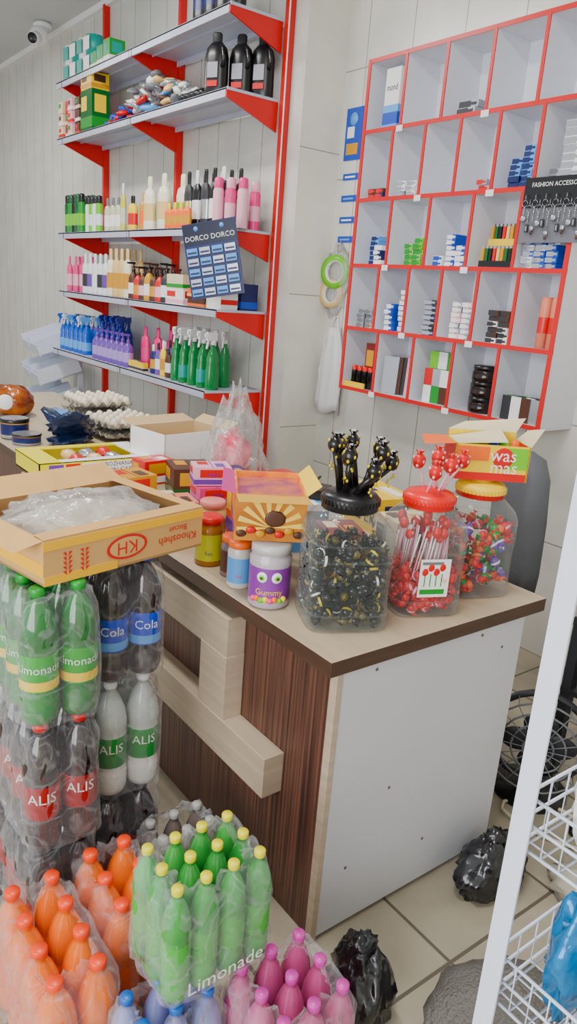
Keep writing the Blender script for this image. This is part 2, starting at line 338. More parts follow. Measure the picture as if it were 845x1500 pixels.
# shelf 2
z=SZ[1]
b=MB()
for i in range(12): pbox(b,-6.5+(i%4)*.1,2.48+(i%2)*.02,z+(i//4)*.09,.09,.15,.086,[cream,redp,ppink,brown][i%4],[redp,paper,cream][i%3],0,[redp,brown,green][i%3])
b.obj('toiletry_boxes')
b=MB(); pbox(b,-5.98,2.48,z,.22,.14,.28,dgreen,green,0,yellow); pbox(b,-5.98,2.48,z+.283,.2,.14,.11,yellow,gold,0,brown); b.obj('tea_boxes')
b=MB()
for i in range(105):
    x=U(-5.75,-4.6); hh=.05+.2*max(0,1-abs((x+5.05)/.65))
    if x<-5.4: mm=random.choice([redp,blue,redp,blue])
    else: mm=random.choice([silver,paper,paper,grey,paper,silver,brown,lblue,redp,beige])
    T=TR(x,U(2.46,2.66),z+.022+U(0,1)*hh,U(0,6.3),U(-.5,.5),U(-.5,.5))
    b.blob((0,0,0),(U(.04,.07),.04,.018),mm,.5,3,8,5,T,seed=i)
b.obj('snack_packets_pile')
b=MB()
for i in range(5): b.blob((-4.52+i*.055,2.46,z+.028),(.045,.045,.028),black,.3,2,12,6,seed=i,flat=z)
b.obj('slippers_pile')
def deterg(b,x,y,z,h,r,body,lab):
    b.lathe([(0,0,body),(.9,0),(1,.04),(1,.15),(1,.22,lab),(1,.45,body),(1,.62),(.85,.76),(.5,.84),(.4,.85,dgrey),(.42,.97),(.32,1),(0,1)],body,18,x=x,y=y,z=z,h=h,r=r,sy=.65,rot=.5)
    b.tube([(x+.85*r,y,z+.45*h),(x+1.1*r,y,z+.58*h),(x+.95*r,y,z+.72*h),(x+.45*r,y,z+.8*h)],.013,body)
b=MB(); lg=M('label_greyred',(150,150,160),.4)
for i,(x,yy) in enumerate([(-4.20,2.48),(-4.11,2.59),(-4.02,2.68)]):
    deterg(b,x,yy,z,.33,.074,black,black)
    for k,mm,z0,z1 in [(0,lg,.09,.17),(0,redp,.045,.075)]: b.box(-.032,-.052,z0,.036,-.049,z1,mm,TR(x,yy,z,.5))
b.obj('black_detergent_jugs')
z=SZ[0]
b=MB()
for i in range(8):
    x=-6.45+(i%4)*.14; zz=z+(i//4)*.13
    b.lathe([(.3,0),(1,0),(1,1),(.3,1),(.3,0)],[paper,teal][i%2],14,x=x,y=2.5,z=zz,r=.065,h=.125)
    b.box(x-.05,2.43,zz+.02,x+.05,2.436,zz+.11,[teal,paper][i%2])
for i in range(3): pbox(b,-5.92+i*.12,2.5,z,.11,.12,.12+.02*i,green,paper,0,teal)
b.obj('toilet_roll_packs')
b=MB()
for i in range(4): deterg(b,-4.4+i*.13,2.48,z,.3,.055,black,navy)
b.obj('laundry_gel_bottles')
b=MB()
T=Matrix.Translation((-3.92,2.345,1.80))@Matrix.Rotation(.68,4,'Z')@Matrix.Rotation(-.2,4,'Y')
b.box(-.165,-.003,-.21,.165,.003,.21,navy,T)
b.box(-.16,-.005,.09,.16,-.003,.205,M('deep_blue_card',(8,14,48),.3),T)
for k in (-.08,.08): b.text('DORCO',.040,paper,lambda a,c,k=k:(a+k,-.007,c+.125),T); b.lathe([(0,0),(1,0),(1,1),(0,1)],lblue,10,T=T@TR(k,-.003,.178,0,pi/2),r=.014,h=.003)
for r in range(5):
    for c in range(4):
        b.box(-.150+c*.078,-.016,-.195+r*.057,-.085+c*.078,-.003,-.155+r*.057,[lblue,silver][(r+c)%2],T); b.box(-.145+c*.078,-.018,-.185+r*.057,-.09+c*.078,-.016,-.175+r*.057,navy,T)
b.tube([(-3.92,2.345,1.99),(-3.95,2.39,2.0)],.003,silver,6)
b.obj('razor_display_card')
# ---------------------------------------------------------------- pigeonhole cabinet
cw=M('cabinet_white_board',(222,223,230),.4); X0,X1,Z0,RH,YF,YB=-3.28,-1.93,1.15,.334,2.85,3.0995
NC=[5,6,5,6,5]
b=MB()
b.box(X0,YB-.012,Z0,X1,YB,Z0+5*RH,cw)
for r in range(6):
    zz=Z0+r*RH; b.box(X0-.008,YF+.004,zz-.008,X1+.008,YB,zz+.008,cw); b.box(X0-.012,YF,zz-.010,X1+.012,YF+.004,zz+.010,red)
for x in (X0,X1): b.box(x-.009,YF+.004,Z0,x+.009,YB,Z0+5*RH,cw); b.box(x-.011,YF-.001,Z0,x+.011,YF+.004,Z0+5*RH,red)
for r in range(5):
    for c in range(1,NC[r]):
        x=X0+(X1-X0)*c/NC[r]; b.box(x-.007,YF+.004,Z0+r*RH,x+.007,YB-.008,Z0+(r+1)*RH,cw); b.box(x-.0085,YF-.001,Z0+r*RH,x+.0085,YF+.004,Z0+(r+1)*RH,red)
        if (r+c)%2: b.box(x-.022,YF-.003,Z0+r*RH-.022,x+.022,YF-.001,Z0+r*RH+.006,paper)
b.obj('pigeonhole_cabinet')
def cell(r,c):
    w=(X1-X0)/NC[r]; return X0+w*(c+.5),Z0+r*RH+.0085,w
def packs(name,r,c,nx,nz,c1,c2,pw=.056,ph=.024,pd=.086,dx=0,y=2.92,c3=None):
    x,z,w=cell(r,c); b=MB()
    for i in range(nx):
        for k in range(max(1,nz-(random.randint(0,2) if nz>3 else 0))):
            xx=x+dx+(i-(nx-1)/2)*(pw+.006)+U(-.002,.002); T=TR(xx,y+U(-.008,.008),z+k*(ph+.0008),U(-.06,.06)); cc=c3 if (c3 and random.random()<.35) else c1
            b.box(-pw/2,-pd/2,0,pw/2,pd/2,ph,cc,T); b.box(-pw/2-.001,-pd/2-.001,.002,pw/2*.2,-pd/2+.02,ph-.002,c2,T); b.box(-pw*.1,-pd/2-.0012,ph*.3,pw*.4,-pd/2,ph*.7,c2,T)
    b.obj(name)
P='cigarette_packs'
packs(P,4,2,1,2,silver,dgrey,pw=.11,ph=.03)
packs(P,3,0,2,4,brown,redp,c3=navy); packs(P,3,0,1,1,green,yellow,dx=.06,y=3.0); packs(P,3,1,2,3,paper,silver,c3=grey); packs(P,3,3,1,4,ppink,redp,dx=.04,c3=silver)
packs(P,3,4,2,7,lblue,navy,dx=.02,c3=navy); packs(P,3,5,1,8,paper,silver,pw=.10,ph=.03,dx=.04); packs(P,3,5,1,3,silver,grey,dx=-.05,y=2.95)
packs(P,2,0,1,6,navy,paper,dx=.04,c3=paper); packs(P,2,0,1,6,lblue,navy,dx=-.03,y=2.95,c3=paper); packs(P,2,1,2,6,lgreen,green,dx=.03,ph=.026,c3=M('mint_print',(150,200,120),.4)); packs(P,2,2,2,6,blue,paper,dx=.04,c3=paper); packs(P,2,2,1,2,paper,blue,dx=-.06)
packs(P,2,4,3,5,blue,silver,dx=-.02,c3=paper)
packs(P,1,0,2,5,silver,grey,dx=.01,c3=beige); packs(P,1,1,1,5,blue,paper,dx=-.03,ph=.027); packs(P,1,1,1,8,navy,paper,dx=.045,ph=.026,y=2.95,c3=blue); packs(P,1,2,1,7,navy,silver,dx=.04,c3=dgrey,pw=.08); packs(P,1,3,2,7,silver,paper,dx=.02,c3=ppink); packs(P,1,4,2,6,paper,dgrey,c3=brown,dx=.02)
x,z,w=cell(4,0); b=MB(); b.box(x-.03,2.88,z,x+.075,2.93,z+.28,paper); b.box(x-.031,2.879,z,x+.076,2.931,z+.11,lblue); b.box(x-.0315,2.878,z+.02,x+.0765,2.9315,z+.075,blue)
b.text('mond',.046,M('dark_text',(20,25,60),.5),lambda a,c:(x+.022+a*.75,2.8785,z+.19+c)); b.obj('cigarette_carton')
x,z,w=cell(2,3); b=MB()
for tier in range(2):
    zz=z+tier*.10; b.box(x-.08,2.88+tier*.05,zz if not tier else z,x+.11,2.95+tier*.05,zz+.03,yellow if tier else black)
    for i in range(8): b.box(x-.075+i*.022,2.885+tier*.05,zz+.031,x-.06+i*.022,2.905+tier*.05,zz+.085,[gold,dgreen,black,redp,beige][i%5]); b.box(x-.073+i*.022,2.887+tier*.05,zz+.085,x-.062+i*.022,2.903+tier*.05,zz+.097,silver)
b.box(x+.03,2.99,z,x+.09,3.01,z+.27,gold); b.obj('lighter_display')
x,z,w=cell(1,5); b=MB()
for i in range(4): b.lathe([(0,0,coral),(1,0),(1,.93,coral),(.8,1),(0,1)],coral,12,x=x-.0+(i%2)*.055,y=2.93+(i//2)*.055,z=z,r=.025,h=.22); b.lathe([(1.02,.3),(1.03,.31),(1.03,.6),(1.02,.61)],redp,12,x=x-.0+(i%2)*.055,y=2.93+(i//2)*.055,z=z,r=.025,h=.22)
b.obj('wafer_tubes')
x,z,w=cell(0,0); b=MB(); pbox(b,x+.04,2.96,z,.12,.08,.25,M('maroon_print',(120,25,30),.4),black,0,gold)
for i in range(4): b.lathe([(0,0,black),(1,0),(1,.8,redp),(1,1),(0,1)],brown,10,x=x-.07+i*.045,y=2.895,z=z,r=.018,h=.12)
b.box(x-.12,2.862,z,x+.05,2.872,z+.03,yellow); b.obj('coffee_sachets_box')
x,z,w=cell(0,1); b=MB()
for i in range(9): b.box(-.045,-.004,0,.045,.004,.2,[silver,brown,dgrey,ppink][i%4],TR(x-.06+i*.015,2.90+i*.014,z,.3,-.06)); 
b.obj('photo_pouches')
x,z,w=cell(0,2); b=MB()
for i in range(18): b.box(-.03,-.006,0,.03,.006,.085,[paper,green,brown,redp,silver,paper,lgreen][i%7],TR(x-.05+(i%3)*.055,2.91+(i//6)*.03,z+((i//3)%3)*.086,U(-.2,.2)))
b.obj('chewing_gum_packs')
x,z,w=cell(0,3); b=MB(); dj=M('dark_jar_glass',(32,18,16),.1)
for i in range(3): b.lathe([(0,0,dj),(1,0),(1.05,.1),(1.05,.6),(.9,.72,black),(1,.73),(1,1),(0,1)],dj,16,x=x+.02,y=2.93,z=z+i*.075,r=.062,h=.074)
b.lathe([(0,0,dj),(1,0),(1,.7,dgreen),(1,1),(0,1)],dj,14,x=x-.07,y=2.99,z=z,r=.035,h=.13); b.obj('coffee_jars')
x,z,w=cell(0,4); b=MB()
for i in range(12): b.box(-.026,-.005,0,.026,.005,.11,[dgrey,paper,brown,silver,green][i%5],TR(x-.075+(i%4)*.05,2.89+(i//4)*.035,z,U(-.3,.3)))
pbox(b,x+.09,3.01,z,.05,.05,.2,green,lgreen); b.obj('candy_packets')
b=MB(); b.box(-2.18,2.835,2.07,-1.86,2.8475,2.19,black); b.text('FASHION ACCESSORY',.025,paper,lambda a,c:(-2.02+a,2.8335,2.16+c)); b.box(-2.18,2.838,1.93,-1.86,2.8475,2.07,M('clear_grey_card',(110,110,118),.35))
for i in range(12):
    x=-2.158+i*.025; zz=2.12-(i%2)*.02; yk=2.822; b.tube([(x,2.834,zz),(x,yk,zz),(x,yk,zz-.02)],.0018,silver,5)
    rc=zz-.034; b.tube([(x+.013*math.cos(t*pi/6),yk,rc+.013*math.sin(t*pi/6)) for t in range(13)],.0015,silver,4)
    for q in range(3): b.blob((x,yk,rc-.018-q*.009),(.004,.003,.005),silver,0,1,6,4)
    zc_=rc-.06-.02*(i%3)
    if i%3==0: b.lathe([(0,-.5),(.7,-.5),(1,0),(.7,.5),(0,.5)],silver,10,T=TR(x,yk,zc_,0,pi/2),r=.014,h=.006)
    elif i%3==1: b.box(x-.008,yk-.003,zc_-.016,x+.008,yk+.003,zc_+.016,dgrey); b.box(x-.003,yk-.004,zc_-.01,x+.003,yk-.003,zc_+.01,silver)
    else: b.blob((x,yk,zc_),(.011,.005,.011),silver,.3,3,10,8,seed=i); b.blob((x,yk,zc_-.016),(.006,.004,.01),brown,.2,3,8,6,seed=i)
    b.tube([(x,yk,rc-.036),(x,yk,zc_+.012)],.0015,silver,4)
b.obj('keychain_display_card')
b=MB(); b.box(-3.72,3.092,2.42,-3.58,3.099,2.70,blue); b.box(-3.70,3.090,2.45,-3.60,3.092,2.51,gold); b.box(-3.70,3.090,2.54,-3.64,3.092,2.60,paper); b.lathe([(0,0),(1,0),(1,1),(0,1)],lblue,16,T=TR(-3.65,3.092,2.64,0,pi/2),r=.035,h=.003); b.obj('hanging_poster')
for i,zz in enumerate([2.33,2.21,2.09,1.98]): b=MB(); b.box(-3.71,3.094,zz-.018,-3.57,3.099,zz+.018,blue); b.box(-3.69,3.092,zz-.006,-3.6,3.094,zz+.004,[paper,lblue][i%2]); b.obj('notice_sticker')
b=MB()
for (x,zz,c,rr) in [(-3.68,1.79,lgreen,.10),(-3.70,1.66,beige,.085)]:
    Tt=TR(x,3.075,zz,.3,pi/2)
    b.lathe([(.62,-.5,paper),(.66,-.5,c),(1,-.5),(1,.5),(.66,.5,paper),(.62,.5),(.62,-.5)],c,24,r=rr,h=.03,T=Tt)
b.blob((-3.68,3.085,1.74),(.11,.012,.2),bagm,.3,4,24,12)
b.tube([(-3.69,3.09,1.95),(-3.69,3.07,1.86)],.004,silver,6)
b.obj('adhesive_tape_rolls')
b=MB()
rings=[]
for k in range(11):
    f=k/10; zz=1.46-f*.52; ww=.045+.06*min(1,f*2.2); 
    rings.append([(-3.62+ww*math.cos(t)*(1+.12*math.sin(5*t+f*4)),3.055+.03*math.sin(t)*(.4+f)+.006*math.sin(7*t),zz-.02*math.sin(3*t)*f) for t in [2*pi*j/32 for j in range(32)]])
b.loft(rings,M('thin_white_bag',(214,214,214),.35),True,None,True,True); b.tube([(-3.66,3.06,1.45),(-3.63,3.08,1.53),(-3.59,3.06,1.45)],.005,white,6); b.obj('hanging_plastic_bag')
b=MB(); b.lathe([(0,0),(1,0),(1,.6),(.6,1),(0,1)],white,20,x=-7.45,y=2.6,z=CE-.05,r=.08,h=.049)
b.blob((-7.43,2.56,CE-.12),(.08,.08,.08),white,0,1,20,14); b.lathe([(0,0),(1,0),(1,.9),(.85,1,black),(.8,.97),(0,.97)],white,16,r=.05,h=.16,T=TR(-7.43,2.56,CE-.13,-.7,0,1.9)); b.obj('security_camera')
b=MB(); bins=M('pale_blue_white',(214,220,234),.4)
for k,zz in enumerate([.45,.72,.98]):
    for j in range(2):
        x=-7.35+j*.38; T=TR(x,2.45-.05*j,zz,-.15)@Matrix.Rotation(.35,4,'X')
        b.box(0,-.1,0,.36,.28,.01,bins,T); b.box(0,-.1,0,.01,.28,.14,bins,T); b.box(.35,-.1,0,.36,.28,.14,bins,T); b.box(0,-.11,0,.36,-.1,.1,bins,T)
for x in (-7.33,-6.68): b.box(x,2.6,0,x+.03,2.64,1.15,bins)
b.obj('sloping_display_bins')
# ---------------------------------------------------------------- drink packs
def wrap(b,x0,x1,y0,y1,z0,z1,seed=0,top=.35):
    cx,cy=(x0+x1)/2,(y0+y1)/2; a,c=(x1-x0)/2+.004,(y1-y0)/2+.004; n=60; rings=[]
    L=[(1.0,0),(1.01,.06),(1.01,.2),(1.0,.35),(.99,.5),(1.0,.62),(.985,.72),(.96,.82),(.92,.90),(.84,.96),(.72,.985),(.6,.97),(top,.93)]
    for sc,k in L:
        ring=[]
        for j in range(n):
            t=2*pi*j/n; ct,st=math.cos(t),math.sin(t); p=6
            q=(abs(ct)**p+abs(st)**p)**(-1/p)
            d=.009*noise.noise(Vector((ct*3,st*3,k*4+seed)))+.008*noise.noise(Vector((ct*9,st*9,k*11+seed)))
            d-= .004 if k>.1 and k<.85 and j%5==0 else 0
            hz=0
            if k>.8: hz=.02*noise.noise(Vector((ct*5,st*5,seed*3.1)))-.012*(k>.965)*abs(math.sin(t*4+seed)); d*=1.8
            ring.append((cx+(a*sc+d)*q*ct,cy+(c*sc+d)*q*st,z0+(z1-z0)*k+hz))
        rings.append(ring)
    b.loft(rings,flm,True)
gbot=M('green_pet_bottle',(6,128,55),.1,col2=(3,92,38),vs=7,spec=.9); glab=M('lime_label',(22,155,45),.35)
cola=M('cola_pet_bottle',(30,12,14),.08,spec=.9); blab=M('blue_label',(12,68,190),.3); rlab=M('dark_red_label',(150,18,28),.35)
doogh=M('doogh_milk',(230,231,225),.25); dlab=M('doogh_label',(18,135,60),.35); clearb=M('clear_pet',(190,197,192),.1)
def pack(name,pts,z,h,r,liq,lab,cap,upper=None,text=None,tm=None,phi=-.4,tp=.35,wrapon=True,ts=.03,seed=1,stripe=None,wz=1.0):
    b=MB()
    for (x,y) in pts:
        soda(b,x,y,z,h,r,liq,lab,cap,upper=upper)
        if stripe: b.lathe([(.994,.28),(.999,.33),(.994,.35)],stripe,18,x=x,y=y,z=z,h=h,r=r)
        if text: cyltext(b,text,ts,tm or paper,x,y,z+h*.44,r*1.0,phi+.1)
    if wrapon:
        xs=[p[0] for p in pts]; ys=[p[1] for p in pts]; wrap(b,min(xs)-r,max(xs)+r,min(ys)-r,max(ys)+r,z+.002,z+h*.985*wz,seed,tp)
    return b.obj(name)
def grid(xs,ys): return [(x,y) for x in xs for y in ys]
A=grid([-1.50,-1.592,-1.684],[.49,.582]); A2=grid([-1.782,-1.874],[.49,.582])
Bx=grid([-1.60,-1.692,-1.784],[.705,.797])
LZ=[0,.336,.672]
pack('lemonade_bottle_pack',A,LZ[2],.325,.044,gbot,glab,green,text='Limonade',ts=.029,stripe=yellow)
pack('lemonade_bottle_pack',A2,LZ[2],.325,.044,gbot,glab,green,seed=4,stripe=yellow)
pack('cola_bottle_pack',A,LZ[1],.325,.044,cola,rlab,redp,text='ALIS',ts=.038,seed=2); pack('cola_bottle_pack',A2,LZ[1],.325,.044,cola,rlab,redp,seed=5)
pack('cola_bottle_pack',A,0,.325,.044,cola,rlab,black,seed=3); pack('cola_bottle_pack',A2,0,.325,.044,cola,rlab,black,seed=6)
pack('cola_bottle_pack',Bx,LZ[2],.325,.044,cola,blab,blue,text='Cola',ts=.034,seed=7,stripe=lblue); pack('yogurt_drink_bottle_pack',Bx,LZ[1],.325,.044,doogh,dlab,white,upper=clearb,text='ALIS',ts=.036,seed=8)
pack('cola_bottle_pack',Bx,0,.325,.044,cola,rlab,black,seed=9)
pack('water_bottle_pack',grid([-1.405,-1.475],[.765,.835,.905]),0,.29,.033,M('smoky_pet',(105,95,90),.12,spec=.9),grey,M('grey_cap',(160,160,155),.4),seed=10,tp=.6)
og=M('orange_soda',(247,128,42),.12,var=.12,vs=9,spec=.9); ocap=M('orange_cap',(240,82,42),.35)
op=grid([-1.13,-1.22,-1.31],[.385,.475])+grid([-1.235,-1.325,-1.415],[.575,.662])
op2=[(-1.40,.385),(-1.40,.475)]
pack('orange_soda_bottle_pack',op[:6]+op2,0,.32,.0435,og,M('orange_label',(238,112,48),.4),ocap,seed=11,tp=.6); pack('orange_soda_bottle_pack',op[6:],0,.325,.0435,og,M('orange_label',(0,0,0)),ocap,seed=12,tp=.6)
pack('blue_soda_bottle_pack',grid([-.975,-1.047],[.50,.572,.644]),0,.29,.034,M('pale_blue_soda',(140,145,195),.12,spec=.9),redp,M('blue_cap',(40,100,185),.35),seed=13,tp=.6)
pk=M('pink_soda',(200,92,142),.12,var=.15,spec=.9)
pack('pink_soda_bottle_pack',grid([-.967,-.893,-.819],[.72,.795,.87]),0,.31,.035,pk,pk,M('magenta_cap',(192,70,155),.35),seed=14,tp=.6)
sg=M('pale_green_pet',(85,170,85),.1,col2=(55,138,66),vs=9,spec=.9)
pk2=pack('small_lemonade_bottle_pack',grid([-.975,-1.037,-1.099],[.565,.627,.689,.751]),.322,.257,.0295,sg,M('light_green_label',(78,168,72),.35),M('yellow_cap',(224,215,45),.35),seed=15,tp=.6)
b=MB(); b.text('Limonade',.045,paper,lambda a,c:(-.936,.66+a,.36+c)); b.text('Limonade',.03,M('lime_text',(70,170,60),.4),lambda a,c:(-1.02+a,.526,.37+c)); o=b.obj('pack_label_text'); bpy.context.view_layer.update(); o.parent=pk2; o.matrix_parent_inverse=pk2.matrix_world.inverted()
# open biscuit carton on top
ang=math.atan2(.45,-.095); T=TR(-1.485,.50,1.0,ang); L,W,H,t=.455,.34,.105,.006
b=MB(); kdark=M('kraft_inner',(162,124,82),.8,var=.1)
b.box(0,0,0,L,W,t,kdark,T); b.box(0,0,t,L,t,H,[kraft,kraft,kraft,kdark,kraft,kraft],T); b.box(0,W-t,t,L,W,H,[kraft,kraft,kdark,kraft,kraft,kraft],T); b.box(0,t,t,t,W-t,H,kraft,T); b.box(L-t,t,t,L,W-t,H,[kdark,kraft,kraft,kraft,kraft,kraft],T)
b.add([(0,W,H),(L,W,H),(L,W+.09,H+.03),(0,W+.09,H+.03)],[(0,1,2,3)],kraft,False,T)
b.add([(L-.03,0.001,H+.001),(L,0.001,H+.001),(L,W,H+.004),(L-.05,W,H+.006)],[(0,1,2,3)],kraft,False,T)
b.add([(0,0,H),(0,W,H),(-.06,W,H-.02),(-.06,.02,H-.02)],[(0,1,2,3)],kraft,False,T)
b.add([(0,.0,H+.001),(L,.0,H+.001),(L,.04,H+.004),(0,.04,H+.004)],[(0,1,2,3)],kraft,False,T)
ky=M('yellow_carton_print',(236,182,50),.6)
b.box(-.001,-.0015,.080,L+.001,0,.10,ky,T); b.box(0,-.0018,.0,L*.42,0,.02,ky,T); b.box(-.0015,0,.02,0,W,.05,ky,T)
ell=[(L*.48+.058*math.cos(i*pi/12),-.002,.048+.030*math.sin(i*pi/12)) for i in range(24)]; b.add(ell,[list(range(24))],redp,False,T)
ell=[(L*.48+.050*math.cos(i*pi/12),-.0026,.048+.024*math.sin(i*pi/12)) for i in range(24)]; b.add(ell,[list(range(24))],kraft,False,T)
b.text('KH',.045,redp,lambda a,c:(L*.48-a,-.003,.048-c),T); b.text('Khoosheh',.030,redp,lambda a,c:(L*.82-a,-.002,.038-c),T); b.text('Biscuit',.022,redp,lambda a,c:(L*.82-a,-.002,.064-c),T)
for k in (.08,.14):
    for i in range(5):
        for s in (-1,1): b.add([(L*k*1.6+s*.002,-.002,.015+i*.011),(L*k*1.6+s*.012,-.002,.025+i*.011),(L*k*1.6+s*.004,-.002,.026+i*.011)],[(0,1,2)],redp,False,T)
bc=M('biscuit_bag_contents',(192,180,160),.6,var=.2,vs=14)
b.blob((L*.46,W*.5,.062),(.19,.135,.045),bc,.15,4,28,14,T); b.blob((L*.46,W*.5,.075),(.21,.152,.062),bagm,.25,3,48,24,T,seed=3,crease=.08)
b.obj('biscuit_carton')
# ---------------------------------------------------------------- candy jars
def oct_ring(r,z,p,n=32):
    out=[]
    for j in range(n):
        t=2*pi*j/n; ct,st=math.cos(t),math.sin(t); q=(abs(ct)**p+abs(st)**p)**(-1/p); out.append((r*q*ct,r*q*st,z))
    return out
def jar(name,x,y,rz,H,w,lid,cands,lollies,fill=.58,N=120,s=.016,label=None,lid2=None,sticks=0,lr=.62):
    b=MB(); T=TR(x,y,.8505,rz); lid2=lid2 or lid
    R=[(.93,0,6),(1,.02,6),(1,.1,6),(.975,.3,6),(1,.5,6),(1,.68,6),(.93,.75,5),(.72,.83,3),(lr*.98,.86,2),(lr*.96,.89,2)]
    b.loft([oct_ring(w*a,H*z,p) for a,z,p in R],jarm,True,T,True)
    for a,z0 in ((1.002,.12),(1.002,.52),(1.002,.64)): b.loft([oct_ring(w*a,H*z0,6),oct_ring(w*(a+.014),H*(z0+.008),6),oct_ring(w*a,H*(z0+.016),6)],jarm,True,T)
    b.lathe([(lr+.04,.845,lid),(lr+.06,.85),(lr+.06,.885),(lr+.08,.89,lid2),(lr+.08,.93),(lr,.96),(.4,.975),(.3,.975),(.28,.99),(0,.99)],lid,32,T=T,r=w,h=H)
    for k in range(40):
        a=2*pi*k/40; b.box((lr+.065)*w,-.003,.89*H,(lr+.095)*w,.003,.93*H,lid2,T@Matrix.Rotation(a,4,'Z'))
    for i in range(N):
        zz=H*.05+H*(fill-.05)*(i/N)
        if i%5: 
            aa=U(0,2*pi); rr=w-s*1.35
            q=(abs(math.cos(aa))**6+abs(math.sin(aa))**6)**(-1/6); px,py=rr*q*math.cos(aa),rr*q*math.sin(aa)
        else: px,py=U(-.6,.6)*w,U(-.6,.6)*w
        C=T@TR(px,py,zz,U(0,6.3),U(-1,1),U(-1.2,1.2)); m,m2=cands[i%len(cands)]
        b.blob((0,0,0),(s*1.1,s*.8,s*.7),m,.1,3,8,6,C,seed=i)
        b.lathe([(.83,-.35,m2),(.83,.35),(.82,.36)],m2,8,T=C@Matrix.Rotation(pi/2,4,'Y'),r=s,h=s*.5)
        for sg in (-1,1):
            b.add([(sg*s,0,0),(sg*s*1.5,s*.6,s*.3),(sg*s*1.6,0,-s*.3),(sg*s*1.5,-s*.6,s*.2)],[(0,1,2),(0,2,3)],m,False,C)
    for i in range(sticks):
        a=U(0,6.28); rr=U(.3,.85)*w; p0=T@Vector((rr*math.cos(a),rr*math.sin(a),H*fill*.8)); p1=T@Vector((rr*.9*math.cos(a+.3),rr*.9*math.sin(a+.3),H*U(.6,.74))); b.tube([p0,p1],.0022,[paper,ppink][i%2],5)
        if i%3==0: b.blob(p1,(.013,.013,.016),redp,.1,3,8,6,seed=i)
    for i,(dx,dy,hh,tx,ty,m) in enumerate(lollies):
        p0=T@Vector((dx,dy,H*.96)); p1=p0+Vector((tx,ty,hh)); rd=m is redp
        b.tube([p0,(p0+p1)/2+Vector((0,0,.005)),p1],.0035 if rd else .008,ppink if rd else m,8)
        b.blob(p1+Vector((0,0,.01)),(.018,.018,.021) ,m,.15,3,12,8,seed=i)
        for k in range(6):
            a=k*1.047; b.add([p1+Vector((0,0,.025)),p1+Vector((.013*math.cos(a),.013*math.sin(a),.040)),p1+Vector((.013*math.cos(a+.8),.013*math.sin(a+.8),.038))],[(0,1,2)],m)
            b.blob(p1+Vector((.0155*math.cos(a),.0155*math.sin(a),.012*math.sin(k*2.1)+.01)),(.004,.004,.005),ppink if rd else cy,0,1,6,4)
            if not rd: b.blob(p1+Vector((.008*math.cos(a),.008*math.sin(a),-.02-.006*k)),(.0035,.0035,.004),cy,0,1,6,4)
    if label: label(b,T,w,H)
    b.obj(name)
dk=M('candy_black_wrap',(20,17,16),.2); cy=M('candy_yellow_mark',(200,180,55),.3)
ck=[(dk,cy),(dk,dk),(dk,M('candy_olive',(88,80,36),.25)),(MC['candy_olive'],dk),(dk,paper),(dk,dk)]
lol=[(-.03,-.02,.10,-.02,0,dk),(-.01,.0,.075,-.005,-.01,dk),(.02,-.02,.09,.015,-.01,dk),(.02,.02,.10,.03,.03,dk),(-.02,.03,.095,.0,.05,dk),(.0,.03,.07,.03,.06,dk),(.03,0,.06,.04,.02,dk),(-.03,.02,.105,-.04,.01,dk),(.0,-.03,.11,-.01,-.02,dk)]
jar('candy_jar',-1.318,1.215,-.45,.348,.106,black,ck,lol,fill=.60,N=230)
rl=[(-.02,-.01,.065,-.02,-.01,redp),(.0,.01,.085,-.0,.0,redp),(.02,.01,.07,.02,.02,redp),(.0,.03,.075,.02,.05,redp),(.02,-.02,.055,.03,-.01,redp),(-.01,.02,.06,-.03,.03,redp)]
def lab2(b,T,w,H):
    Q=T; b.box(w*1.01,-.045,.06,w*1.02,.04,.165,paper,Q)
    for k in range(4): b.blob((w*1.022,-.03+k*.016,.130+.012*(k%2)),(.001,.009,.011),redp,.1,2,8,5,Q); b.box(w*1.02,-.031+k*.016,.09,w*1.023,-.028+k*.016,.125,green,Q)
    b.box(w*1.02,-.04,.068,w*1.022,.03,.082,green,Q); b.box(w*1.02,-.04,.15,w*1.022,.02,.158,grey,Q)
redl=M('red_lid',(222,40,30),.3); cpk=M('candy_red_clear',(190,45,52),.15)
jar('candy_jar',-1.280,1.462,-.4,.335,.094,redl,[(redp,redp),(cpk,ppink),(redp,cpk)],rl,fill=.36,N=130,label=lab2,sticks=70,lr=.66)
jar('candy_jar',-1.300,1.697,-.35,.335,.094,redp,[(redp,ppink),(dgreen,lgreen),(redp,redp),(green,redp),(purple,paper),(redp,gold),(orange,redp)],[],fill=.62,N=150,s=.018,lid2=yellow,lr=.68)
b=MB(); T=TR(-1.315,1.715,1.187,-.6)
b.box(-.06,-.10,0,.06,.10,.008,yellow,T)
for (a) in [(-.06,-.105,0,.065,-.10,.1),(-.06,.10,0,.065,.105,.1),(-.06,-.10,0,-.055,.10,.12)]: b.box(*a,[orange,yellow,redp,orange,yellow,lgreen],T)
b.box(.06,-.105,0,.065,.105,.10,yellow,T); b.box(.0652,-.10,.055,.066,-.01,.095,orange,T); b.box(.0652,.04,.035,.066,.10,.095,lgreen,T); b.box(.0652,-.10,.0,.066,.10,.022,redp,T); b.blob((.066,.03,.065),(.001,.03,.03),redp,0,1,14,8,T)
b.text('was',.05,paper,lambda a,c:(.0675,a+.03,.072+c),T); b.text('mas',.05,paper,lambda a,c:(.0675,a+.035,.038+c),T)
b.add([(-.06,-.10,.12),(-.06,.10,.12),(-.08,.13,.16),(-.08,-.05,.14)],[(0,1,2,3)],cream,False,T)
b.add([(-.06,.105,.1),(.065,.105,.1),(.10,.12,.16),(-.05,.13,.13)],[(0,1,2,3)],cream,False,T); b.add([(-.06,-.105,.1),(.065,-.105,.1),(.05,-.19,.09),(-.05,-.18,.10)],[(0,1,2,3)],orange,False,T)
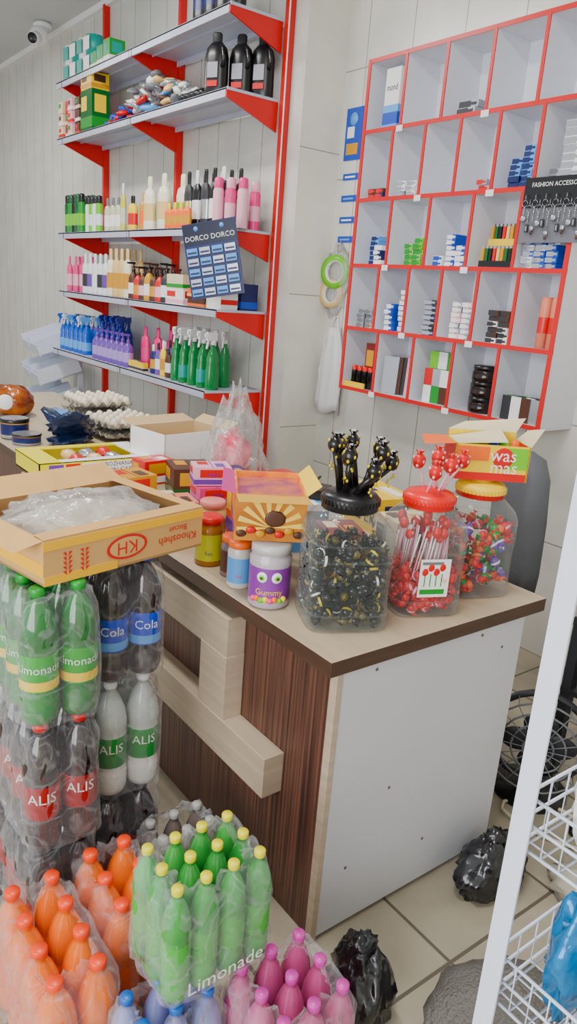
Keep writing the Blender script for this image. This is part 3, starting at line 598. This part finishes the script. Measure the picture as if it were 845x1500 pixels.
b.add([(-.05,-.10,.1),(.06,-.10,.1),(.06,.04,.11),(-.05,.05,.13)],[(0,1,2,3)],cream,False,T)
for i in range(3): b.blob((.0,.02+i*.03,.07),(.018,.018,.04),[blue,lgreen,orange][i%3],.2,2,10,8,T,seed=i)
b.obj('gum_display_box')
def sjar(name,x,y,h,r,body,lab,lid,txt=None,eyes=False,tm=None):
    b=MB(); z=.8505
    b.lathe([(0,0,body),(.93,0),(1,.03),(1,.12,lab),(1,.66,body),(1,.78),(.88,.84),(.88,.85,lid),(.95,.86),(.95,.98),(.85,1),(0,1)],body,24,x=x,y=y,z=z,h=h,r=r)
    ph=math.atan2(-y,-x)
    if txt: cyltext(b,txt,r*.42,tm or yellow,x,y,z+h*.28,r*1.01,ph)
    if eyes:
        for s in (-.35,.35):
            C=TR(x+r*math.cos(ph+s),y+r*math.sin(ph+s),z+h*.52,ph+s); b.blob((0,0,0),(.004,r*.26,r*.26),paper,0,1,14,10,C); b.blob((.004,0,0),(.002,r*.13,r*.13),lgreen,0,1,12,8,C); b.blob((.006,0,0),(.002,r*.06,r*.06),black,0,1,10,6,C)
        for k in range(8):
            a=ph-.8+k*.22; b.blob((x+r*math.cos(a),y+r*math.sin(a),z+h*(.15+.02*(k%2))),(.009,.009,.008),[pink,orange,lgreen,yellow][k%4],0,1,8,6)
    b.obj(name)
sjar('gummy_candy_jar',-1.475,1.098,.172,.056,M('lilac_clear',(180,172,178),.15),M('purple_label',(130,60,150),.35),M('clear_lid',(190,190,188),.2),'Gummy',True)
sjar('candy_pot',-1.61,1.090,.135,.034,M('glassy_white',(205,203,197),.15),lblue,orange,'fun',tm=redp)
sjar('candy_pot',-1.69,1.12,.12,.036,M('mixed_gummies',(160,80,60),.2,col2=(70,120,140),vs=60),brown,orange); sjar('candy_pot',-1.74,1.20,.15,.036,beige,redp,creamp)
sjar('chocolate_spread_jar',-1.80,1.105,.15,.042,M('spread_brown',(150,100,40),.2),M('jar_yellow_green',(190,190,60),.3),redp,'fun',tm=navy)
sjar('peanut_butter_jar',-1.91,1.18,.16,.043,beige,M('honey_print',(170,80,45),.4),M('pink_lid',(225,135,125),.35),'nuts')
sjar('candy_pot',-1.64,1.175,.11,.034,grey,purple,lblue)
# golden snack carton on jars
b=MB(); T=TR(-1.585,1.155,1.0245,-.55)@Matrix.Scale(1.24,4)
go=M('golden_carton',(210,85,70),.4,col2=(248,175,45),vs=13); choc=M('choc_carton',(172,98,42),.4,col2=(222,158,75),vs=7); ys=M('sunburst_yellow',(242,208,110),.4)
b.box(-.10,-.07,0,.10,.07,.008,go,T); b.box(-.1,-.075,0,.1,-.07,.1,go,T); b.box(-.1,.07,0,.1,.075,.1,go,T); b.box(-.105,-.075,0,-.1,.075,.1,go,T); b.box(.1,-.075,0,.105,.075,.1,choc,T)
b.box(-.1,-.07,.075,.1,.07,.088,M('purple_tray',(130,50,110),.4,col2=(215,120,70),vs=16),T); b.add([(-.1,-.075,.1),(.1,-.075,.1),(.11,-.105,.108),(-.11,-.10,.105)],[(0,1,2,3)],M('magenta_flap',(190,60,130),.4),False,T); b.add([(.105,-.075,.1),(.105,.075,.1),(.145,.08,.095),(.145,-.07,.095)],[(0,1,2,3)],M('gold_flap',(208,162,80),.4),False,T)
b.add([(-.1,.075,.1),(.1,.075,.1),(.09,.105,.12),(-.11,.10,.12)],[(0,1,2,3)],yellow,False,T)
for i in range(9):
    a=i*pi/8; b.add([(.1062,0,.03),(.1062,.07*math.cos(a),.03+.065*math.sin(a)),(.1062,.07*math.cos(a+.2),.03+.065*math.sin(a+.2))],[(0,1,2)],ys,False,T)
b.text('Toffy',.06,yellow,lambda a,c:(a,-.0765,.058+c),T); b.box(-.09,-.0768,.01,.09,-.0755,.022,purple,T)
for k in range(7): b.blob((.107,-.06+k*.02,.016+.008*(k%2)),(.003,.011,.008),[brown,redp,gold][k%3],.1,2,8,6,T)
b.blob((.107,.01,.05),(.002,.022,.018),brown,.1,2,14,8,T)
b.obj('snack_carton')
# ---------------------------------------------------------------- counter clutter
zc=.8505
def opencarton(x,y,z,w,d,h,out,inn,rz,flaps=.4):
    b=MB(); T=TR(x,y,z,rz); t=.005
    b.box(-w/2,-d/2,0,w/2,d/2,t,inn,T)
    b.box(-w/2,-d/2,t,w/2,-d/2+t,h,[out,out,out,inn,out,out],T); b.box(-w/2,d/2-t,t,w/2,d/2,h,[out,out,inn,out,out,out],T)
    b.box(-w/2,-d/2,t,-w/2+t,d/2,h,[out,inn,out,out,out,out],T); b.box(w/2-t,-d/2,t,w/2,d/2,h,[inn,out,out,out,out,out],T)
    f=d*flaps
    b.add([(-w/2,d/2,h),(w/2,d/2,h),(w/2,d/2+f*.6,h+f*.3),(-w/2,d/2+f*.6,h+f*.3)],[(0,1,2,3)],inn,False,T)
    b.add([(-w/2,-d/2,h),(-w/2,d/2,h),(-w/2-f,d/2,h+f*.2),(-w/2-f,-d/2,h+f*.2)],[(0,1,2,3)],inn,False,T)
    return b,T
b,T=opencarton(-2.93,1.62,zc,.26,.36,.18,paper,tan,.15,.25)
b.box(.131,.09,.03,.1325,.16,.12,redp,T); b.obj('open_white_carton')
def zbox(name,*a,**k):
    b=MB(); pbox(b,*a,**k); return b.obj(name)
b=MB(); T=TR(-3.03,1.22,zc,0)
b.box(-.15,-.26,0,.15,.26,.006,lemon,T)
for a in [(-.15,-.26,0,.15,-.255,.07),(-.15,.255,0,.15,.26,.07),(-.15,-.26,0,-.145,.26,.07),(.145,-.26,0,.15,.26,.07)]: b.box(*a,lemon,T)
b.box(-.15,-.26,.066,.15,-.17,.072,lemon,T); b.box(-.15,.18,.066,.15,.26,.072,paper,T); b.box(.11,-.17,.066,.15,.18,.072,paper,T); b.box(-.15,-.17,.066,-.11,.18,.072,lemon,T)
b.box(.1505,-.22,.01,.152,-.16,.06,purple,T); b.box(.1505,-.08,.01,.152,.25,.06,paper,T); b.box(.1505,-.15,.03,.152,-.09,.06,redp,T)
b.text('BOZHANA',.026,navy,lambda a,c:(.153,a+.08,.048+c),T); b.text('TWIN CAKE',.028,navy,lambda a,c:(.153,a+.08,.022+c),T)
for i in range(6): b.blob((-.06+(i%2)*.1,-.06+(i//2)*.08,.045),(.045,.035,.028),[beige,redp,silver][i%3],.2,3,12,8,T,seed=i)
b.obj('cake_box')
egg=M('egg_shell',(236,224,204),.45); pulp=M('egg_tray_pulp',(165,160,150),.9,bump=.3,bs=60)
b=MB()
for s,(cx,cy_,lay,rz) in enumerate([(-3.60,1.64,2,.1),(-3.95,1.65,3,.0)]):
    for l in range(lay):
        T=TR(cx,cy_,zc+.012+l*.05,rz+U(-.05,.05)); n=24; vs=[];fs=[]
        for i in range(n+1):
            for j in range(n+1):
                u=-.15+.3*i/n; v=-.15+.3*j/n; vs.append((u,v,.018+.015*math.cos(u*2*pi/.06)*math.cos(v*2*pi/.06)+(0.012 if i in(0,n) or j in (0,n) else 0)))
        for i in range(n):
            for j in range(n): a=i*(n+1)+j; fs.append((a,a+n+1,a+n+2,a+1))
        b.add(vs,fs,pulp,True,T)
        for i in range(5):
            for j in range(5):
                if l<lay-1: continue
                b.blob((-.12+.06*i,-.12+.06*j,.038),(.021,.021,.028),egg,0,1,10,8,T)
b.obj('egg_trays')
nf=M('navy_foil',(28,42,76),.2,.2,bump=.3,bs=10)
b=MB()
for (x,y,zz,rz,rx,ry) in [(-3.5,1.33,.035,-.5,.1,.0),(-3.42,1.30,.11,-.6,.3,-.5),(-3.6,1.35,.09,.2,-.2,.3)]:
    T=TR(x,y,zc+zz,rz,rx,ry); b.blob((0,0,0),(.15,.10,.035),nf,.35,3,24,12,T,seed=x,crease=.05)
    b.box(-.08,-.05,.034,.03,.03,.037,lblue,T)
b.obj('chips_bags')
for (x,y) in [(-3.74,1.13),(-3.59,1.14)]:
    b=MB(); b.lathe([(0,0,black),(.95,0),(1,.03,silver),(1,.2,navy),(1,.75,gold),(1.04,.8,black),(1.04,.97),(.98,1,silver),(.9,.97),(0,.97)],black,28,x=x,y=y,z=zc,r=.068,h=.1 if x<-3.7 else .05); b.obj('food_tin')
b=MB(); b.blob((-4.38,1.32,zc+.08),(.15,.11,.09),M('cake_wrapper',(185,105,45),.2,col2=(110,48,22),vs=9,bump=.3),.2,3,22,12,flat=zc); b.lathe([(0,0),(1,0),(.8,1),(0,1.1)],paper,18,T=TR(-4.26,1.24,zc+.09,-.4,0,pi/2),r=.045,h=.01)
for s in (-1,1): b.add([(-4.38+s*.13,1.30,zc+.08),(-4.38+s*.19,1.24,zc+.11),(-4.38+s*.19,1.36,zc+.06)],[(0,1,2)],redp)
b.obj('wrapped_sponge_cake')
b=MB(); b.box(-.22,-.045,0,.22,.045,.02,black,TR(-3.35,1.80,zc,0)); 
for i in range(45): b.box(-.205+(i%15)*.027,-.04+(i//15)*.027,.02,-.184+(i%15)*.027,-.018+(i//15)*.027,.026,dgrey,TR(-3.35,1.80,zc,0))
b.obj('computer_keyboard')
zbox('snack_box',-2.50,1.43,zc,.17,.16,.12,brown,dgreen,-.3,gold); zbox('snack_box',-2.36,1.22,zc,.13,.14,.05,cream,redp,-.2)
zbox('snack_box',-2.56,1.20,zc,.14,.16,.09,gold,brown,.1,redp); zbox('tea_bag_box',-2.72,1.38,zc,.10,.14,.10,redp,paper,.1,gold)
b=MB()
for i in range(3): pbox(b,-2.17+U(-.015,.015),1.33,zc+i*.068,.10,.13,.065,[ppink,pink,ppink][i],purple,-.3+U(-.2,.2),redp,txt='cake',tm=purple)
b.obj('pink_cake_boxes')
zbox('biscuit_box',-2.06,1.13,zc,.13,.11,.06,redp,beige,-.4); zbox('biscuit_box',-2.05,1.13,zc+.063,.12,.11,.07,coral,brown,-.2,creamp)
zbox('biscuit_box',-2.06,1.62,zc,.24,.15,.12,cream,orange,-.5,redp); zbox('biscuit_box',-1.72,1.71,zc,.24,.14,.19,yellow,paper,-.2,navy,txt='WAFER'); zbox('wafer_box',-2.30,1.74,zc,.16,.15,.10,redp,gold,.1); zbox('biscuit_box',-1.80,1.46,zc,.19,.18,.17,paper,lblue,-.4,navy,txt='FRESH')
zbox('snack_box',-1.50,1.62,zc,.12,.14,.17,cream,gold,-.2,brown); zbox('chocolate_bar_box',-1.55,1.40,zc,.14,.12,.15,M('maroon_print',(0,0,0)),gold,-.4,cream); zbox('snack_box',-1.98,1.36,zc,.10,.12,.17,orange,purple,-.3,yellow)
zbox('chocolate_bar_box',-2.30,1.50,zc,.14,.10,.14,navy,silver,-.2,paper)
sjar('candy_pot',-1.72,1.29,.15,.036,brown,yellow,redp); sjar('candy_pot',-1.82,1.28,.13,.036,lgreen,paper,green); sjar('candy_pot',-2.02,1.25,.12,.034,coral,paper,purple)
b=MB()
for i in range(14):
    T=TR(-2.26+(i%4)*.04,1.12+(i//4)*.02,zc+.012+.012*(i//5),U(-.3,.3),.1*(i%2)); b.box(-.018,-.05,-.008,.018,.05,.008,[redp,yellow,blue,brown,orange,silver][i%6],T); b.box(-.012,-.03,.008,.012,.03,.0095,paper,T)
b.obj('chocolate_bars_pile')
b=MB(); b.box(-.09,-.05,0,.09,.05,.03,black,TR(-1.84,1.47,zc+.173,.5)); b.box(-.08,-.03,.03,.03,.03,.034,dgrey,TR(-1.84,1.47,zc+.173,.5)); b.tube([(-1.84,1.5,zc+.19),(-1.9,1.6,zc+.20),(-2.0,1.65,zc+.13)],.004,black); b.obj('card_reader')
b=MB(); b.blob((-2.55,1.67,zc+.11),(.17,.13,.31),bagm,.3,3,48,28,flat=zc,peak=.72,seed=5,crease=.06); b.blob((-2.53,1.64,zc+.10),(.10,.07,.14),M('red_wrapper',(190,20,60),.25,col2=(225,120,140),vs=18),.3,3,18,12,flat=zc,seed=2); b.obj('plastic_bag_of_sweets')
# ---------------------------------------------------------------- behind the counter
gcl=M('grey_cover_cloth',(92,94,98),.7,bump=.3,bs=12)
b=MB(); T=TR(-1.66,2.42,0,-.5)
rings=[]
for k,(zz,wd,dp) in enumerate([(.55,.17,.05),(.7,.18,.055),(.9,.17,.055),(1.05,.15,.05),(1.12,.10,.04),(1.14,.03,.01)]):
    rings.append([(wd*math.copysign(abs(math.cos(a))**.5,math.cos(a)),dp*math.copysign(abs(math.sin(a))**.5,math.sin(a))+.012*noise.noise(Vector((a*2,zz*5,0))),zz) for a in [2*pi*j/28 for j in range(28)]])
b.loft(rings,gcl,True,T,True,True); b.blob((0,-.22,.5),(.22,.22,.06),black,.05,2,24,10,T)
b.tube([(0,-.2,.12),(0,-.2,.46)],.03,dgrey,12,T)
for k in range(5):
    a=k*2*pi/5; b.tube([(0,-.2,.13),(.24*math.cos(a),-.2+.24*math.sin(a),.08)],.02,black,8,T); b.blob((.24*math.cos(a),-.2+.24*math.sin(a),.035),(.03,.02,.035),black,0,1,12,8,T)
b.tube([(.0,.0,.5),(0,.03,.6)],.03,black,8,T); b.obj('office_chair')
b=MB(); b.box(-1.28,2.3,.60,-.75,2.95,.63,dgrey); b.box(-1.28,2.3,.34,-.75,2.95,.36,dgrey)
for x,y in [(-1.26,2.32),(-.77,2.32),(-1.26,2.93),(-.77,2.93)]: b.box(x-.018,y-.018,0,x+.018,y+.018,.60,dgrey)
b.obj('side_table')
b=MB(); b.box(-1.24,2.36,.632,-.84,2.75,.80,black); b.box(-1.2,2.357,.65,-.88,2.36,.70,dgrey); b.box(-1.2,2.4,.80,-.9,2.7,.82,dgrey); b.box(-1.18,2.30,.66,-.9,2.36,.67,grey); b.box(-.9,2.357,.74,-.86,2.359,.78,grey); b.obj('printer',bevel=.006)
b=MB(); b.box(-1.2,2.4,.362,-.85,2.8,.48,black); b.box(-1.18,2.397,.40,-.9,2.4,.42,silver); b.obj('video_recorder',bevel=.004)
for k,(x,y) in enumerate([(-1.15,2.05),(-.95,2.15)]):
    b=MB(); pts=[(x+.18*math.cos(t*.5)+.05*t*.3,y+.10*math.sin(t*.6),.008+.003*(t%3)) for t in range(16)]; b.tube(pts,.006,[cream,black][k],8); b.obj('power_cable')
b=MB(); b.tube([(-1.0,2.29,.70),(-1.03,2.15,.62),(-1.0,2.1,.45),(-.95,2.2,.25),(-.9,2.28,.02)],.007,cream,8); b.tube([(-1.1,2.29,.65),(-1.12,2.2,.4),(-1.05,2.12,.15),(-.9,2.05,.01)],.006,black,8); b.obj('hanging_cables')
b=MB(); T=TR(-1.22,2.12,.22,.6)
for rr in (.17,.13,.09,.05): 
    b.tube([(rr*math.cos(t*pi/12),-.05,rr*math.sin(t*pi/12)) for t in range(25)],.004,grey,5,T)
b.tube([(.17*math.cos(t*pi/12),.03,.17*math.sin(t*pi/12)) for t in range(25)],.012,dgrey,6,T)
for k in range(18): b.tube([(.03*math.cos(k*.35),-.055,.03*math.sin(k*.35)),(.17*math.cos(k*.35),-.05,.17*math.sin(k*.35)),(.17*math.cos(k*.35),.03,.17*math.sin(k*.35))],.002,grey,4,T)
for k in range(4):
    a=k*pi/2; b.blob((.07*math.cos(a),-.01,.07*math.sin(a)),(.06,.008,.045),dgrey,0,1,12,8,T)
b.lathe([(0,0),(1,0),(.9,1),(0,1.1)],black,16,T=T@TR(0,.08,0,0,pi/2),r=.04,h=.12); b.lathe([(0,-.22),(.13,-.22),(.13,-.2),(.02,-.19),(.02,-.12),(0,-.12)],black,20,T=T@TR(0,.03,0)); b.obj('floor_fan')
# ---------------------------------------------------------------- bags on floor
blackbag=M('black_bin_bag',(20,20,24),.2,bump=.6,bs=10,spec=.8)
def binbag(x,y,rx,ry,rz,sd,pk=.5):
    b=MB(); b.blob((x,y,rz*.55),(rx,ry,rz),blackbag,.18,2.6,56,34,flat=0.001,seed=sd,peak=pk,crease=.05); b.blob((x,y,rz*1.45),(.03,.035,.03),blackbag,.4,3,20,12,seed=sd+2,crease=.12); return b.obj('bin_bag')
binbag(-.935,1.045,.095,.085,.14,1,.35); binbag(-1.03,1.66,.085,.13,.11,6,.3)
b=MB(); b.blob((-.66,1.27,.03),(.19,.19,.16),M('woven_grey_sack',(118,114,108),.8,bump=.8,bs=120,var=.2),.12,2,40,20,flat=.001,seed=6,crease=.02); b.obj('woven_sack')
b=MB(); b.blob((-.80,1.90,.02),(.15,.13,.07),M('crumpled_paper_sack',(178,170,154),.7,bump=.6,bs=10),.3,3,36,16,flat=.001,seed=9,crease=.08); b.obj('crumpled_sack')
# ---------------------------------------------------------------- white wire rack at right
b=MB(); wp=M('rack_white_paint',(222,228,240),.3)
def lpost(x,y,sx,sy):
    b.box(x,y,0,x+.034*sx,y+.004*sy,1.62,wp); b.box(x,y+.0042*sy,0,x+.004*sx,y+.034*sy,1.62,wp)
lpost(-.53,.887,1,1); lpost(-.10,.887,-1,1); lpost(-.53,1.29,1,-1); lpost(-.10,1.29,-1,-1)
for z in (.25,.56,.86,1.5):
    for k in range(3):
        zz=z+k*.045; b.tube([(-.52,.90,zz),(-.11,.90,zz)],.003,wp,6); b.tube([(-.52,1.275,zz),(-.11,1.275,zz)],.003,wp,6); b.tube([(-.52,.90,zz),(-.52,1.275,zz)],.003,wp,6); b.tube([(-.11,.90,zz),(-.11,1.275,zz)],.003,wp,6)
    for i in range(14): x=-.51+i*.031; b.tube([(x,.90,z+.09),(x,.90,z),(x,1.275,z),(x,1.275,z+.09)],.002,wp,5)
    for i in range(8): y=.92+i*.048; b.tube([(-.52,y,z+.09),(-.52,y,z),(-.11,y,z)],.002,wp,5)
b.obj('wire_display_rack')
b=MB()
for i in range(5): b.blob((-.44+i*.06,1.0+(i%2)*.12,1.0),(.04,.09,.14),[paper,silver,white][i%3],.3,3,24,16,seed=i,flat=.866,crease=.05)
b.obj('white_snack_bags')
b=MB(); tb=M('teal_snack_bag',(10,120,175),.15,.2,bump=.3,bs=12)
for i in range(4): b.blob((-.43+i*.08,1.0+(i%2)*.1,.68),(.04,.09,.12),[tb,silver,tb,gold][i],.3,3,24,16,seed=i,flat=.566,crease=.05)
b.obj('blue_snack_bags')
